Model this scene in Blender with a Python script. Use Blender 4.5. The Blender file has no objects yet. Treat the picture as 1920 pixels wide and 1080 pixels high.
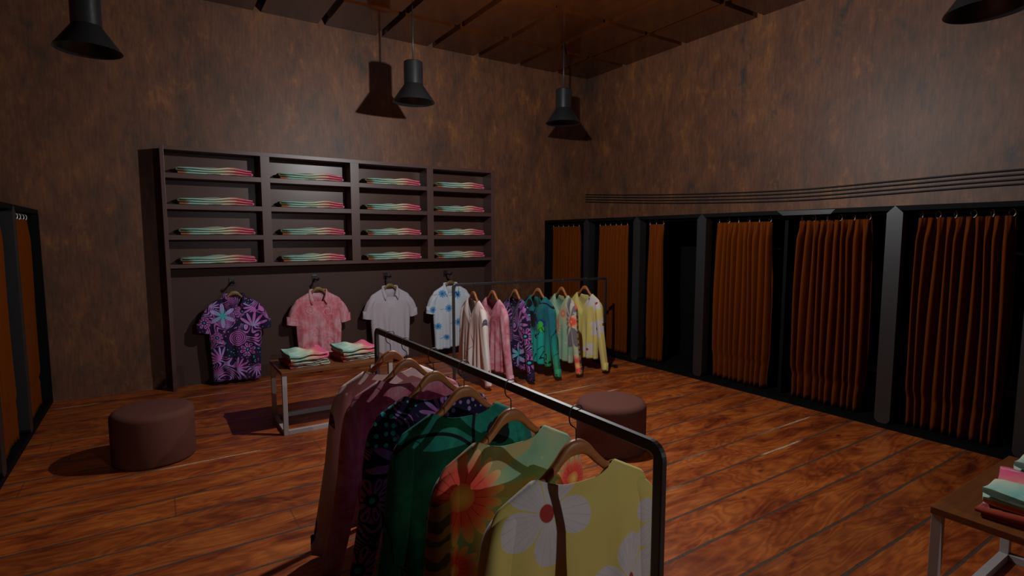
import bpy, bmesh, math, random
from mathutils import Vector, Matrix
R = math.radians
PI = math.pi
random.seed(7)
scene = bpy.context.scene
C = scene.collection

# ------------------------------------------------------------------ camera, world, lights, exposure
cam_d = bpy.data.cameras.new('camera')
cam_d.lens = 19.2
cam_d.sensor_width = 36
cam_d.clip_start = 0.02
cam = bpy.data.objects.new('camera', cam_d)
cam.location = (0, 0, 1.7)
cam.rotation_euler = (R(90 - 5.356), 0, -R(33.199))
C.objects.link(cam)
scene.camera = cam
w = bpy.data.worlds.new('world')
scene.world = w
w.use_nodes = True
w.node_tree.nodes['Background'].inputs[0].default_value = (0.6, 0.7, 1, 1)
w.node_tree.nodes['Background'].inputs[1].default_value = 0.02
scene.view_settings.view_transform = 'Standard'
scene.view_settings.look = 'None'
scene.view_settings.gamma = 1
scene.view_settings.use_curve_mapping = False
scene.view_settings.exposure = 0.0


def lamp(name, loc, power, radius, color=(1, 1, 1)):
    d = bpy.data.lights.new(name, 'POINT')
    d.energy = power
    d.shadow_soft_size = radius
    d.color = color
    o = bpy.data.objects.new(name, d)
    o.location = loc
    C.objects.link(o)
    return o


lamp('room_light', (2.57, 3.60, 3.13), 225, 0.03)
sd = bpy.data.lights.new('entrance_spot', 'SPOT')
sd.energy = 175
sd.shadow_soft_size = 0.02
sd.spot_size = R(62)
sd.spot_blend = 1.0
so = bpy.data.objects.new('entrance_spot', sd)
so.location = (2.45, -3.3, 2.6)
so.rotation_euler = (Vector((1.15, 1.3, 0.5)) - so.location).to_track_quat('-Z', 'Y').to_euler()
C.objects.link(so)


# ------------------------------------------------------------------ node helpers
class S:
    """a shader socket with arithmetic"""
    def __init__(s, M, k):
        s.M, s.k = M, k

    def _b(s, op, o, rev=False):
        return s.M.math(op, o, s) if rev else s.M.math(op, s, o)

    def __add__(s, o): return s._b('ADD', o)
    __radd__ = __add__
    def __mul__(s, o): return s._b('MULTIPLY', o)
    __rmul__ = __mul__
    def __sub__(s, o): return s._b('SUBTRACT', o)
    def __rsub__(s, o): return s._b('SUBTRACT', o, True)
    def __truediv__(s, o): return s._b('DIVIDE', o)
    def __gt__(s, o): return s._b('GREATER_THAN', o)
    def __lt__(s, o): return s._b('LESS_THAN', o)


class Mat:
    def __init__(s, name, rough=0.6, metal=0.0, spec=0.5):
        s.m = bpy.data.materials.new(name)
        s.m.use_nodes = True
        s.nt = s.m.node_tree
        s.bsdf = s.nt.nodes['Principled BSDF']
        s.set('Roughness', rough)
        s.set('Metallic', metal)
        s.set('Specular IOR Level', spec)
        s._c = None

    def node(s, t, **kw):
        n = s.nt.nodes.new(t)
        for k, v in kw.items():
            setattr(n, k, v)
        return n

    def put(s, inp, v):
        if isinstance(v, S):
            s.nt.links.new(v.k, inp)
        elif isinstance(v, (tuple, list)) and len(v) == 3 and inp.type == 'RGBA':
            inp.default_value = (*v, 1)
        else:
            inp.default_value = v

    def set(s, name, v):
        s.put(s.bsdf.inputs[name], v)

    def math(s, op, a, b=0.0, c=None):
        n = s.node('ShaderNodeMath', operation=op)
        s.put(n.inputs[0], a)
        s.put(n.inputs[1], b)
        if c is not None:
            s.put(n.inputs[2], c)
        return S(s, n.outputs[0])

    def f(s, op, a, b=0.0): return s.math(op, a, b)

    def mix(s, fac, a, b):
        n = s.node('ShaderNodeMix', data_type='RGBA')
        s.put(n.inputs[0], fac)
        s.put(n.inputs[6], a)
        s.put(n.inputs[7], b)
        return S(s, n.outputs[2])

    def mul(s, a, b, fac=1.0):
        n = s.node('ShaderNodeMix', data_type='RGBA', blend_type='MULTIPLY')
        s.put(n.inputs[0], fac)
        s.put(n.inputs[6], a)
        s.put(n.inputs[7], b)
        return S(s, n.outputs[2])

    def ramp(s, v, stops):
        n = s.node('ShaderNodeValToRGB')
        s.put(n.inputs[0], v)
        e = n.color_ramp.elements
        while len(e) < len(stops):
            e.new(0.5)
        for el, (p, c) in zip(e, stops):
            el.position = p
            el.color = (*c, 1) if isinstance(c, tuple) else (c, c, c, 1)
        return S(s, n.outputs[0])

    def step(s, v, a, b):
        n = s.node('ShaderNodeMapRange', interpolation_type='SMOOTHSTEP')
        s.put(n.inputs[0], v)
        s.put(n.inputs[1], a)
        s.put(n.inputs[2], b)
        return S(s, n.outputs[0])

    def xyz(s, kind='Object'):
        if s._c is None:
            if kind == 'World':
                g = s.node('ShaderNodeNewGeometry')
                out = g.outputs['Position']
            else:
                g = s.node('ShaderNodeTexCoord')
                out = g.outputs['Object']
            sp = s.node('ShaderNodeSeparateXYZ')
            s.nt.links.new(out, sp.inputs[0])
            s._c = (S(s, sp.outputs[0]), S(s, sp.outputs[1]), S(s, sp.outputs[2]))
        return s._c

    def vec(s, x, y, z=0.0):
        n = s.node('ShaderNodeCombineXYZ')
        for i, v in enumerate((x, y, z)):
            s.put(n.inputs[i], v)
        return S(s, n.outputs[0])

    def noise(s, v, scale, detail=3, rough=0.5, dist=0.0, col=False):
        n = s.node('ShaderNodeTexNoise')
        s.put(n.inputs['Vector'], v)
        n.inputs['Scale'].default_value = scale
        n.inputs['Detail'].default_value = detail
        n.inputs['Roughness'].default_value = rough
        n.inputs['Distortion'].default_value = dist
        return S(s, n.outputs[1 if col else 0])

    def vor(s, v, scale, feature='F1', rnd=1.0, out='Distance'):
        n = s.node('ShaderNodeTexVoronoi', feature=feature)
        s.put(n.inputs['Vector'], v)
        n.inputs['Scale'].default_value = scale
        n.inputs['Randomness'].default_value = rnd
        return S(s, n.outputs[out])

    def wave(s, v, scale, dist=4, ds=1.5, detail=2, direction='X'):
        n = s.node('ShaderNodeTexWave', bands_direction=direction)
        s.put(n.inputs['Vector'], v)
        n.inputs['Scale'].default_value = scale
        n.inputs['Distortion'].default_value = dist
        n.inputs['Detail'].default_value = detail
        n.inputs['Detail Scale'].default_value = ds
        return S(s, n.outputs['Fac'])

    def bump(s, h, strength=0.3, dist=0.01):
        n = s.node('ShaderNodeBump')
        n.inputs['Strength'].default_value = strength
        n.inputs['Distance'].default_value = dist
        s.put(n.inputs['Height'], h)
        s.nt.links.new(n.outputs[0], s.bsdf.inputs['Normal'])

    def flower(s, x, z, cx, cz, rad, n, rot=0.0, a=0.5, sq=1.0, pw=0.55):
        """returns (r, theta, depth) ; depth>0 inside the petals"""
        dx = x - cx
        dz = (z - cz) * sq
        r = s.f('SQRT', dx * dx + dz * dz)
        th = s.f('ARCTAN2', dz, dx) + rot
        lobe = s.f('POWER', s.f('ABSOLUTE', s.f('COSINE', th * (n / 2.0))), pw)
        d = rad * (a + (1 - a) * lobe) - r if not isinstance(rad, S) else None
        return r, th, d


def plain(name, col, rough=0.6, metal=0.0, spec=0.5, var=0.08, scale=30):
    M = Mat(name, rough, metal, spec)
    x, y, z = M.xyz()
    nz = M.noise(M.vec(x, y, z), scale, 3)
    M.set('Base Color', M.mix(nz, tuple(c * (1 - var) for c in col), tuple(min(1, c * (1 + var)) for c in col)))
    return M.m


# ------------------------------------------------------------------ materials of the room
def m_wall():
    M = Mat('aged_brown_wall', 0.52, 0, 0.45)
    x, y, z = M.xyz('World')
    v = M.vec(x, y, z)
    g = M.vec(x * 1.0, y * 1.0, z * 0.12)
    big = M.noise(M.vec(x, y, z * 0.45), 1.5, 6, 0.62, 0.3)
    blot = M.noise(M.vec(x, y, z * 0.55), 3.6, 7, 0.72, 0.25)
    fine = M.noise(g, 42, 4, 0.65)
    c = M.ramp(big, [(0.30, (0.068, 0.034, 0.021)), (0.46, (0.122, 0.049, 0.025)), (0.56, (0.142, 0.058, 0.029)), (0.72, (0.182, 0.074, 0.027))])
    c = M.mix(M.step(blot, 0.52, 0.72), c, (0.25, 0.098, 0.030))
    c = M.mix(M.step(blot, 0.46, 0.28), c, (0.050, 0.035, 0.030))
    c = M.mul(c, M.ramp(fine, [(0.3, 0.72), (0.7, 1.25)]), 0.8)
    sp = M.vor(v, 7, out='Distance')
    c = M.mix(sp < 0.022, c, (0.30, 0.20, 0.13))
    sc = M.noise(M.vec(x, y, z * 0.5), 11, 5, 0.7)
    c = M.mul(c, M.ramp(sc, [(0.32, (0.78, 0.80, 0.83)), (0.5, 1.0), (0.68, (1.25, 1.18, 1.05))]))
    M.set('Base Color', c)
    M.bump(fine, 0.08, 0.003)
    return M.m


def m_floor():
    M = Mat('old_plank_floor', 0.4, 0, 0.5)
    x, y, z = M.xyz('World')
    pitch = 0.2816
    yy = y + (M.noise(M.vec(x * 1.0, y * 0.2, 0), 3.0, 3) - 0.5) * 0.012
    q = (yy - 0.137) / pitch
    idx = M.f('FLOOR', q)
    fr = M.f('ABSOLUTE', M.f('FRACT', q) - 0.5)       # 0.5 at seams
    wn = M.node('ShaderNodeTexWhiteNoise', noise_dimensions='1D')
    M.put(wn.inputs['W'], idx)
    rnd = S(M, wn.outputs[0])
    wn2 = M.node('ShaderNodeTexWhiteNoise', noise_dimensions='1D')
    M.put(wn2.inputs['W'], M.f('ROUND', q) + 31.7)
    rs = S(M, wn2.outputs[0])
    off = rnd * 37.0
    p = M.vec(x * 0.55 + off, y * 2.0, 0)
    swirl = M.noise(p, 1.6, 3, 0.55, 0.8)
    rings = M.f('FRACT', swirl * 14.0)
    rings = M.step(M.f('ABSOLUTE', rings - 0.5), 0.05, 0.45)
    blot = M.noise(M.vec(x * 0.8 + off, y * 2.2, 3.0), 2.6, 5, 0.62, 0.7)
    fine = M.noise(M.vec(x * 0.6 + off, y * 9.0, 1.0), 16, 4, 0.6)
    c = M.ramp(blot, [(0.28, (0.12, 0.019, 0.006)), (0.39, (0.24, 0.043, 0.008)), (0.50, (0.37, 0.079, 0.011)), (0.70, (0.50, 0.132, 0.018))])
    c = M.mul(c, M.ramp(rings, [(0.0, 1.08), (1.0, (0.66, 0.58, 0.55))]), 0.75)
    c = M.mul(c, M.ramp(fine, [(0.3, 0.72), (0.7, 1.2)]), 0.7)
    c = M.mul(c, M.ramp(rnd, [(0, 0.85), (1, 1.12)]), 1.0)
    kn = M.vor(M.vec(x * 1.0 + off, y * 2.2, 0), 1.7)
    c = M.mix(M.step(kn, 0.085, 0.03), c, (0.085, 0.02, 0.008))
    # seams
    wd = M.noise(M.vec(x, y, 5), 7, 3)
    seam = M.step(fr + (wd - 0.5) * 0.050, 0.462, 0.472)
    pale = M.noise(M.vec(x * 1.0, M.f('ROUND', q) * 5.1, 2), 1.1, 2)
    sc = M.mix(M.step(pale + (rs - 0.5) * 0.45, 0.56, 0.66), (0.070, 0.052, 0.038), (0.55, 0.42, 0.28))
    sc = M.mul(sc, M.ramp(M.noise(M.vec(x, y, 0), 60, 3), [(0.3, 0.6), (0.7, 1.3)]))
    c = M.mix(seam * 0.9, c, sc)
    # board butt joints
    bx = M.f('ABSOLUTE', M.f('FRACT', x / 5.3 + rnd * 5.0) - 0.5)
    c = M.mix(M.step(bx, 0.4990, 0.4995) * 0.6, c, (0.06, 0.03, 0.02))
    # paint flecks
    fl = M.vor(M.vec(x, y, 0), 5.5)
    c = M.mix(fl < 0.017, c, (0.50, 0.40, 0.30))
    M.set('Base Color', c)
    M.set('Roughness', M.ramp(blot, [(0.3, 0.42), (0.7, 0.56)]))
    M.bump(seam * -1.0 + fine * 0.12 - rings * 0.05, 0.5, 0.004)
    return M.m


def m_ceiling():
    M = Mat('varnished_ceiling_panels', 0.10, 0, 0.7)
    x, y, z = M.xyz('World')
    n = M.noise(M.vec(x * 1.5, y * 0.7, z), 2.2, 4, 0.6, 0.4)
    c = M.ramp(n, [(0.3, (0.040, 0.010, 0.003)), (0.5, (0.055, 0.014, 0.0035)), (0.7, (0.070, 0.018, 0.0038))])
    M.set('Base Color', c)
    return M.m


MW, MF, MC = m_wall(), m_floor(), m_ceiling()
M_UNIT = plain('brown_lacquer', (0.084, 0.042, 0.035), 0.40, 0, 0.5, 0.06, 6)
M_PANEL = plain('polished_brown_back_panel', (0.078, 0.036, 0.027), 0.33, 0, 0.38, 0.05, 3)
M_LOWP = plain('matt_brown_panel', (0.058, 0.027, 0.021), 0.55, 0, 0.4, 0.05, 4)
M_BLACK = plain('black_metal', (0.010, 0.010, 0.011), 0.36, 0.0, 0.6)
M_RACK = plain('black_rack_tube', (0.016, 0.015, 0.015), 0.40, 0, 1.0)
M_BOOTH = plain('black_booth_board', (0.0025, 0.0025, 0.003), 0.7, 0, 0.12)
M_POST = plain('dark_grey_post', (0.011, 0.0113, 0.0125), 0.42, 0, 0.8)
M_PEND = plain('black_lamp_metal', (0.016, 0.017, 0.019), 0.34, 0.2, 0.7)
M_CORD = plain('black_cord', (0.03, 0.03, 0.033), 0.4)
M_CABLE = plain('black_cable', (0.008, 0.008, 0.008), 0.6)
M_OTTO = plain('brown_fabric', (0.118, 0.040, 0.029), 0.85, 0, 0.25, 0.10, 120)
M_TUBE = plain('pale_powder_coated_tube', (0.40, 0.37, 0.37), 0.4, 0, 0.5, 0.03)
M_RING = plain('chrome_ring', (0.70, 0.71, 0.75), 0.25, 0.25, 0.9)
M_ROD = plain('dark_rod', (0.05, 0.05, 0.05), 0.3, 1.0)
M_BENCH = plain('grey_pink_seat', (0.16, 0.12, 0.12), 0.7)


def m_wood(name, a, b, rough=0.42, along='x'):
    M = Mat(name, rough, 0, 0.5)
    x, y, z = M.xyz()
    if along == 'x':
        v = M.vec(x * 0.6, y * 6, z * 6)
    else:
        v = M.vec(x * 2.0, y * 2, z * 2)
    n = M.noise(v, 5, 4, 0.6, 0.6)
    M.set('Base Color', M.ramp(n, [(0.3, a), (0.7, b)]))
    return M.m


M_TOP = m_wood('brown_table_wood', (0.140, 0.042, 0.011), (0.185, 0.058, 0.015))
M_HANG = m_wood('orange_hanger_wood', (0.34, 0.115, 0.034), (0.43, 0.155, 0.045))
M_HANG2 = m_wood('olive_hanger_wood', (0.17, 0.105, 0.035), (0.215, 0.135, 0.045))


def m_curtain():
    M = Mat('rust_curtain_cloth', 0.9, 0, 0.03)
    x, y, z = M.xyz()
    n = M.noise(M.vec(x, y, z), 90, 2)
    M.set('Base Color', M.mix(n, (0.115, 0.024, 0.0022), (0.140, 0.030, 0.003)))
    return M.m


M_CURT = m_curtain()


# ------------------------------------------------------------------ prints on the garments (object x / z in metres)
def cloth(name, rough=0.8):
    M = Mat(name, rough, 0, 0.2)
    M.set('Sheen Weight', 0.08)
    return M


def finish(M, c):
    M.set('Base Color', c)
    return M.m


def front(M):      # 1 on the chest side (local +y), 0 on the back
    return M.xyz()[1] > 0.0


def m_yellow():
    M = cloth('yellow_flowered_cloth')
    x, y, z = M.xyz()
    fr = front(M)
    c = M.mix(M.noise(M.vec(x, y, z), 5, 2), (0.62, 0.50, 0.135), (0.68, 0.56, 0.17))
    fl = [(-0.135, -0.285, 0.165, 5, 0.25, 0), (0.19, -0.600, 0.17, 5, 0.9, 0), (-0.36, -0.56, 0.12, 5, 0.3, 0), (0.33, -0.42, 0.12, 5, 1.2, 0),
          (-0.12, -0.80, 0.15, 5, 0.2, 0), (-0.12, -0.26, 0.11, 5, 0.6, 1), (-0.27, -0.30, 0.11, 5, 0.1, 1), (-0.29, -0.62, 0.13, 5, 0.7, 1),
          (-0.15, -0.90, 0.11, 5, 0.1, 1), (0.22, -0.80, 0.12, 5, 0.4, 1), (0.40, -0.98, 0.07, 5, 0.1, 0)]
    for cx, cz, r, n, rot, side in fl:
        rr, th, d = M.flower(x, z, cx, cz, r, n, rot, 0.35)
        msk = M.step(d, 0.0, 0.003) * (fr if side else 1 - fr)
        vein = M.f('ABSOLUTE', M.f('SINE', th * (n * 3.0)))
        wc = M.mix(M.step(vein, 0.0, 0.12), (0.42, 0.36, 0.27), (0.60, 0.55, 0.55))
        gap = M.f('ABSOLUTE', M.f('COSINE', th * (n / 2.0)))
        wc = M.mix(M.step(gap, 0.05, 0.12), (0.62, 0.50, 0.135), wc)
        c = M.mix(msk, c, wc)
        c = M.mix(M.step(rr, r * 0.17, r * 0.14) * msk, c, (0.36, 0.035, 0.03))
    return finish(M, c)


def m_floral():
    M = cloth('green_daisy_cloth')
    x, y, z = M.xyz()
    fr = front(M)
    n = M.noise(M.vec(x, y, z), 4, 3)
    c = M.ramp(n, [(0.35, (0.22, 0.40, 0.27)), (0.5, (0.30, 0.47, 0.31)), (0.65, (0.46, 0.50, 0.30))])
    # broad cream blades fanning from the flower
    rr, th, d = M.flower(x, z, -0.235, -0.36, 0.42, 22, 0.1, 0.8)
    bl = M.f('COSINE', th * 11.0)
    c = M.mix(M.step(bl, 0.1, 0.22) * M.step(d, 0.0, 0.01) * (1 - fr) * M.step(x, 0.10, 0.05), c, (0.44, 0.38, 0.19))
    rr, th, d = M.flower(x, z, -0.30, -0.50, 0.34, 24, 0.1, 0.8)
    bl = M.f('COSINE', th * 12.0)
    g = M.mix(M.step(bl, 0.1, 0.22), (0.165, 0.145, 0.16), (0.50, 0.44, 0.36))
    c = M.mix(M.step(d, 0.0, 0.02) * M.step(x, -0.17, -0.21) * fr, c, g)
    # dots
    vd = M.vor(M.vec(x, z, 0), 11)
    c = M.mix(M.step(vd, 0.17, 0.14) * 0.45, c, (0.55, 0.62, 0.42))
    ds = [(-0.235, -0.36, 0.17, 18, 0.0, 0, 0), (-0.27, -0.62, 0.10, 16, 0.2, 0, 0), (0.27, -0.42, 0.10, 18, 0.1, 0, 0), (0.05, -0.85, 0.14, 18, 0.1, 0, 0),
          (-0.30, -0.50, 0.085, 16, 0.1, 1, 0), (-0.42, -1.02, 0.14, 18, 0.1, 1, 0), (0.05, -0.60, 0.14, 20, 0.3, 1, 1), (-0.12, -0.42, 0.08, 16, 0.3, 1, 1), (-0.42, -0.9, 0.12, 18, 0, 0, 0)]
    for cx, cz, r, k, rot, side, thin in ds:
        rr, th, d = M.flower(x, z, cx, cz, r, k, rot, 0.50, 1.0, 0.55)
        on = M.step(d, 0.0, 0.002) * (fr if side else 1 - fr)
        pet = M.f('ABSOLUTE', M.f('COSINE', th * (k / 2.0)))
        pc = M.ramp(rr / r, [(0.25, (0.80, 0.06, 0.055)), (0.55, (0.88, 0.12, 0.08)), (0.74, (0.88, 0.30, 0.15)), (0.95, (0.85, 0.56, 0.25))])
        if thin:
            pc = M.mix(0.45, pc, (0.50, 0.50, 0.34))
        pc = M.mix(M.step(pet, 0.06, 0.20), (0.30, 0.03, 0.04), pc)
        c = M.mix(on, c, pc)
        c = M.mix(M.step(rr, r * 0.30, r * 0.27) * on, c, M.ramp(rr / r, [(0.0, (0.88, 0.60, 0.18)), (0.28, (0.80, 0.20, 0.08))]))
    # dark striped leaf sleeve
    st = M.wave(M.vec(x, z, 0), 4.5, 6, 1.6, 2, 'Y')
    lf = M.mix(M.step(st, 0.35, 0.5), (0.06, 0.045, 0.025), (0.26, 0.15, 0.055))
    c = M.mix(M.step(x, -0.265, -0.285) * M.step(z, -0.33, -0.37) * (1 - fr), c, lf)
    return finish(M, c)


def m_teal():
    M = cloth('teal_painted_cloth')
    x, y, z = M.xyz()
    n = M.noise(M.vec(x, y, z), 6, 5, 0.65, 0.4)
    c = M.ramp(n, [(0.3, (0.008, 0.115, 0.095)), (0.5, (0.012, 0.20, 0.155)), (0.7, (0.03, 0.33, 0.25))])
    fr = front(M)
    up = M.step(z, -0.62, -0.50) * fr
    c = M.mix(up * 0.7, c, M.ramp(n, [(0.3, (0.01, 0.10, 0.12)), (0.7, (0.02, 0.19, 0.24))]))
    low = M.step(z, -0.60, -0.66) * M.step(x, -0.19, -0.15) * fr
    c = M.mix(low, c, (0.015, 0.42, 0.34))
    c = M.mix(M.step(x, -0.17, -0.24) * fr * 0.8, c, M.ramp(z * -1.0, [(0.25, (0.012, 0.10, 0.17)), (0.6, (0.012, 0.17, 0.20)), (0.8, (0.02, 0.33, 0.27)), (1.1, (0.05, 0.35, 0.12))]))
    # blue and green shapes
    b = M.noise(M.vec(x, z, 4), 5, 2, 0.5, 1.0)
    zone = M.step(M.f('ABSOLUTE', z + 0.48), 0.15, 0.06) * M.step(M.f('ABSOLUTE', x + 0.10), 0.16, 0.08) * fr
    c = M.mix(M.step(b, 0.50, 0.56) * zone, c, (0.012, 0.03, 0.30))
    rr, th, d = M.flower(x, z, -0.12, -0.56, 0.08, 3, 0.2, 0.5)
    c = M.mix(M.step(d, 0, 0.02) * fr, c, (0.06, 0.55, 0.06))
    # black drawing
    r2 = M.f('SQRT', (x + 0.17) * (x + 0.17) * 1.0 + (z + 0.44) * (z + 0.44) * 1.5)
    k = M.step(M.f('ABSOLUTE', r2 - 0.21), 0.010, 0.007) * (z > -0.46)
    k = M.f('MAXIMUM', k, M.step(M.f('ABSOLUTE', x - 0.02 - (z + 0.3) * 0.12), 0.0085, 0.006) * (z > -0.36))
    rr, th, d = M.flower(x, z, 0.145, -0.305, 0.062, 3, 1.0, 0.8)
    k = M.f('MAXIMUM', k, M.step(d, 0, 0.003))
    k2 = M.noise(M.vec(x, z * 0.8, 9), 6, 2, 0.5, 0.5)
    k = M.f('MAXIMUM', k, M.step(M.f('ABSOLUTE', k2 - 0.5), 0.014, 0.008) * M.step(z, -0.52, -0.6))
    rr, th, d = M.flower(x, z, 0.05, -0.49, 0.11, 4, 0.4, 0.6)
    k = M.f('MAXIMUM', k, M.step(d, 0, 0.004) * fr)
    c = M.mix(k, c, (0.006, 0.008, 0.012))
    return finish(M, c)


def m_purple(name, fl, bright=1.0, thin=1.0):
    M = cloth(name)
    x, y, z = M.xyz()
    navy = (0.016 * bright, 0.008 * bright, 0.040 * bright)
    pink = (0.44 * bright, 0.125 * bright, 0.42 * bright)
    lila = (0.36 * bright, 0.24 * bright, 0.55 * bright)
    teal = (0.03, 0.55, 0.50)
    p = M.vec(x, z, 0.3)
    fld = M.noise(p, 3.4, 1, 0.4, 0.2)
    ln = M.f('ABSOLUTE', M.f('FRACT', fld * 36.0) - 0.5)
    zone = M.noise(M.vec(x, z, 3.7), 5.5, 1)
    fine = M.noise(M.vec(x, z, 1.7), 11, 2)
    wdt = M.noise(M.vec(x * 2, z * 0.9, 5.1), 9, 1)
    lines = M.step(ln + (wdt - 0.5) * 0.7, 0.24, 0.17) * M.step(zone, 0.45, 0.47) * thin
    c = M.mix(lines, navy, M.mix(M.step(fine, 0.48, 0.62), pink, lila))
    vd = M.vor(p, 40, rnd=0.75)
    dots = M.step(vd, 0.31, 0.25) * M.step(zone, 0.45, 0.43)
    tz = M.noise(M.vec(x, z, 8.1), 5, 1)
    c = M.mix(dots, c, M.mix(M.step(tz, 0.58, 0.60), pink, teal))
    for cx, cz, r, n, rot, kind in fl:
        if kind == 1:      # pointed lily
            rr, th, d = M.flower(x, z, cx, cz, r * 0.92, n, rot, 0.10, 1.0, 1.7)
            c = M.mix(M.step(d, -0.010, -0.006), c, navy)
            mid = M.f('ABSOLUTE', M.f('SINE', th * (n / 2.0)))
            c = M.mix(M.step(d, 0, 0.002), c, M.ramp(rr / r, [(0.1, teal), (0.32, (0.20, 0.42, 0.60)), (0.75, lila)]))
            c = M.mix(M.step(mid, 0.06, 0.02) * M.step(d, 0, 0.01) * 0.7, c, pink)
        elif kind == 2:    # fan of narrow leaves
            rr, th, d = M.flower(x, z, cx, cz, r, n * 2 + 2, rot, 0.12, 1.0, 1.2)
            win = M.step(M.f('COSINE', th - rot * (1 + n) ), 0.15, 0.20)
            c = M.mix(M.step(rr, r, r * 0.97) * win, c, navy)
            c = M.mix(M.step(d, 0, 0.0015) * win, c, M.mix(M.step(fine, 0.45, 0.6), pink, lila))
        else:              # open daisy, outlined petals
            rr, th, d = M.flower(x, z, cx, cz, r, n, rot, 0.45, 1.0, 0.6)
            c = M.mix(M.step(d, -0.010, -0.006), c, navy)
            rays = M.step(M.f('ABSOLUTE', M.f('COSINE', th * (n / 2.0))), 0.35, 0.6) * M.step(rr, r * 0.3, r * 0.34)
            core = M.step(M.f('ABSOLUTE', M.f('COSINE', th * (n / 2.0))), 0.9, 0.97) * M.step(rr, r * 0.5, r * 0.6) * M.step(d, 0.010, 0.014)
            c = M.mix(M.step(d, 0, 0.002), c, M.mix(rays, navy, pink))
            c = M.mix(core, c, navy)
        if kind != 2:
            c = M.mix(M.step(rr, r * 0.15, r * 0.12), c, teal)
    if bright == 1.0:      # turquoise dots on the left shoulder of the back
        vd2 = M.vor(M.vec(x, z, 2.2), 26, rnd=0.5)
        tm = M.step(x, -0.20, -0.22) * M.step(z, -0.40, -0.38) * (y < 0.0)
        c = M.mix(tm, c, M.mix(M.step(vd2, 0.30, 0.26), navy, teal))
        tm = M.step(x, 0.03, 0.05) * M.step(z, -0.36, -0.34) * (y < 0.0)
        c = M.mix(tm, c, M.mix(M.step(vd2, 0.30, 0.26), navy, lila))
    # coiled rose
    rr, th, d = M.flower(x, z, -0.01, -0.64, 0.095, 3, 0.2, 0.92)
    sp = M.f('FRACT', rr * 50.0 + th * (1 / (2 * PI)))
    c = M.mix(M.step(d, 0, 0.002), c, M.mix(M.step(M.f('ABSOLUTE', sp - 0.5), 0.2, 0.27), navy, pink))
    return finish(M, c)


def m_pink(name='pink_dyed_cloth', a=(0.32, 0.035, 0.065), b=(0.62, 0.20, 0.27), c3=(0.70, 0.42, 0.46), rose=True):
    M = cloth(name)
    x, y, z = M.xyz()
    n = M.noise(M.vec(x, z, y * 0.2), 4.5, 5, 0.62, 1.0)
    c = M.ramp(n, [(0.30, a), (0.44, b), (0.62, c3)])
    st = M.noise(M.vec(x * 6, z * 0.6, 0), 8, 3)
    c = M.mul(c, M.ramp(st, [(0.35, (0.80, 0.62, 0.68)), (0.6, 1.0)]), 0.6)
    if rose:
        for cx, cz, r in [(-0.10, -0.40, 0.11), (0.12, -0.38, 0.10), (0.06, -0.66, 0.11), (-0.12, -0.80, 0.12), (0.14, -0.92, 0.10), (-0.28, -0.62, 0.1), (0.30, -0.55, 0.1)]:
            rr, th, d = M.flower(x, z, cx, cz, r, 5, 0.3, 0.8)
            wob = M.noise(M.vec(x, z, 2), 14, 2)
            sp = M.f('FRACT', rr * 24.0 + th * (1 / PI) + wob * 2.6)
            lc = M.mix(M.step(sp, 0.0, 0.8), a, c3)
            c = M.mix(M.step(d, 0, 0.05) * 0.45, c, lc)
    return finish(M, c)


def m_white():
    M = cloth('white_cloth_with_leaf_sketches')
    x, y, z = M.xyz()
    n = M.noise(M.vec(x, y, z), 3, 3)
    c = M.ramp(n, [(0.4, (0.80, 0.75, 0.73)), (0.62, (0.78, 0.60, 0.55))])
    for cx, cz, ang, L, wd in [(-0.36, -0.38, 1.9, 0.10, 0.022), (-0.47, -1.02, 1.2, 0.11, 0.03), (0.34, -0.42, 2.0, 0.07, 0.02), (0.02, -0.42, 1.0, 0.13, 0.006),
                              (-0.10, -0.30, 0.3, 0.07, 0.004), (0.0, -0.80, 2.4, 0.14, 0.005), (0.12, -0.78, 0.8, 0.12, 0.005), (0.33, -0.63, 2.2, 0.10, 0.006), (-0.08, -0.66, 1.3, 0.10, 0.005), (0.44, -1.08, 2.0, 0.05, 0.012)]:
        ca, sa = math.cos(ang), math.sin(ang)
        u = (x - cx) * ca + (z - cz) * sa
        v = (z - cz) * ca - (x - cx) * sa
        t = M.f('ABSOLUTE', u) * (1.0 / L)
        d = (1 - t * t) * wd - M.f('ABSOLUTE', v)
        ink = M.mix(M.step(M.f('ABSOLUTE', M.f('SINE', (u + M.f('ABSOLUTE', v)) * 90)), 0.0, 0.25), (0.40, 0.33, 0.33), (0.10, 0.075, 0.10))
        c = M.mix(M.step(d, 0, 0.002), c, ink)
    return finish(M, c)


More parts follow.
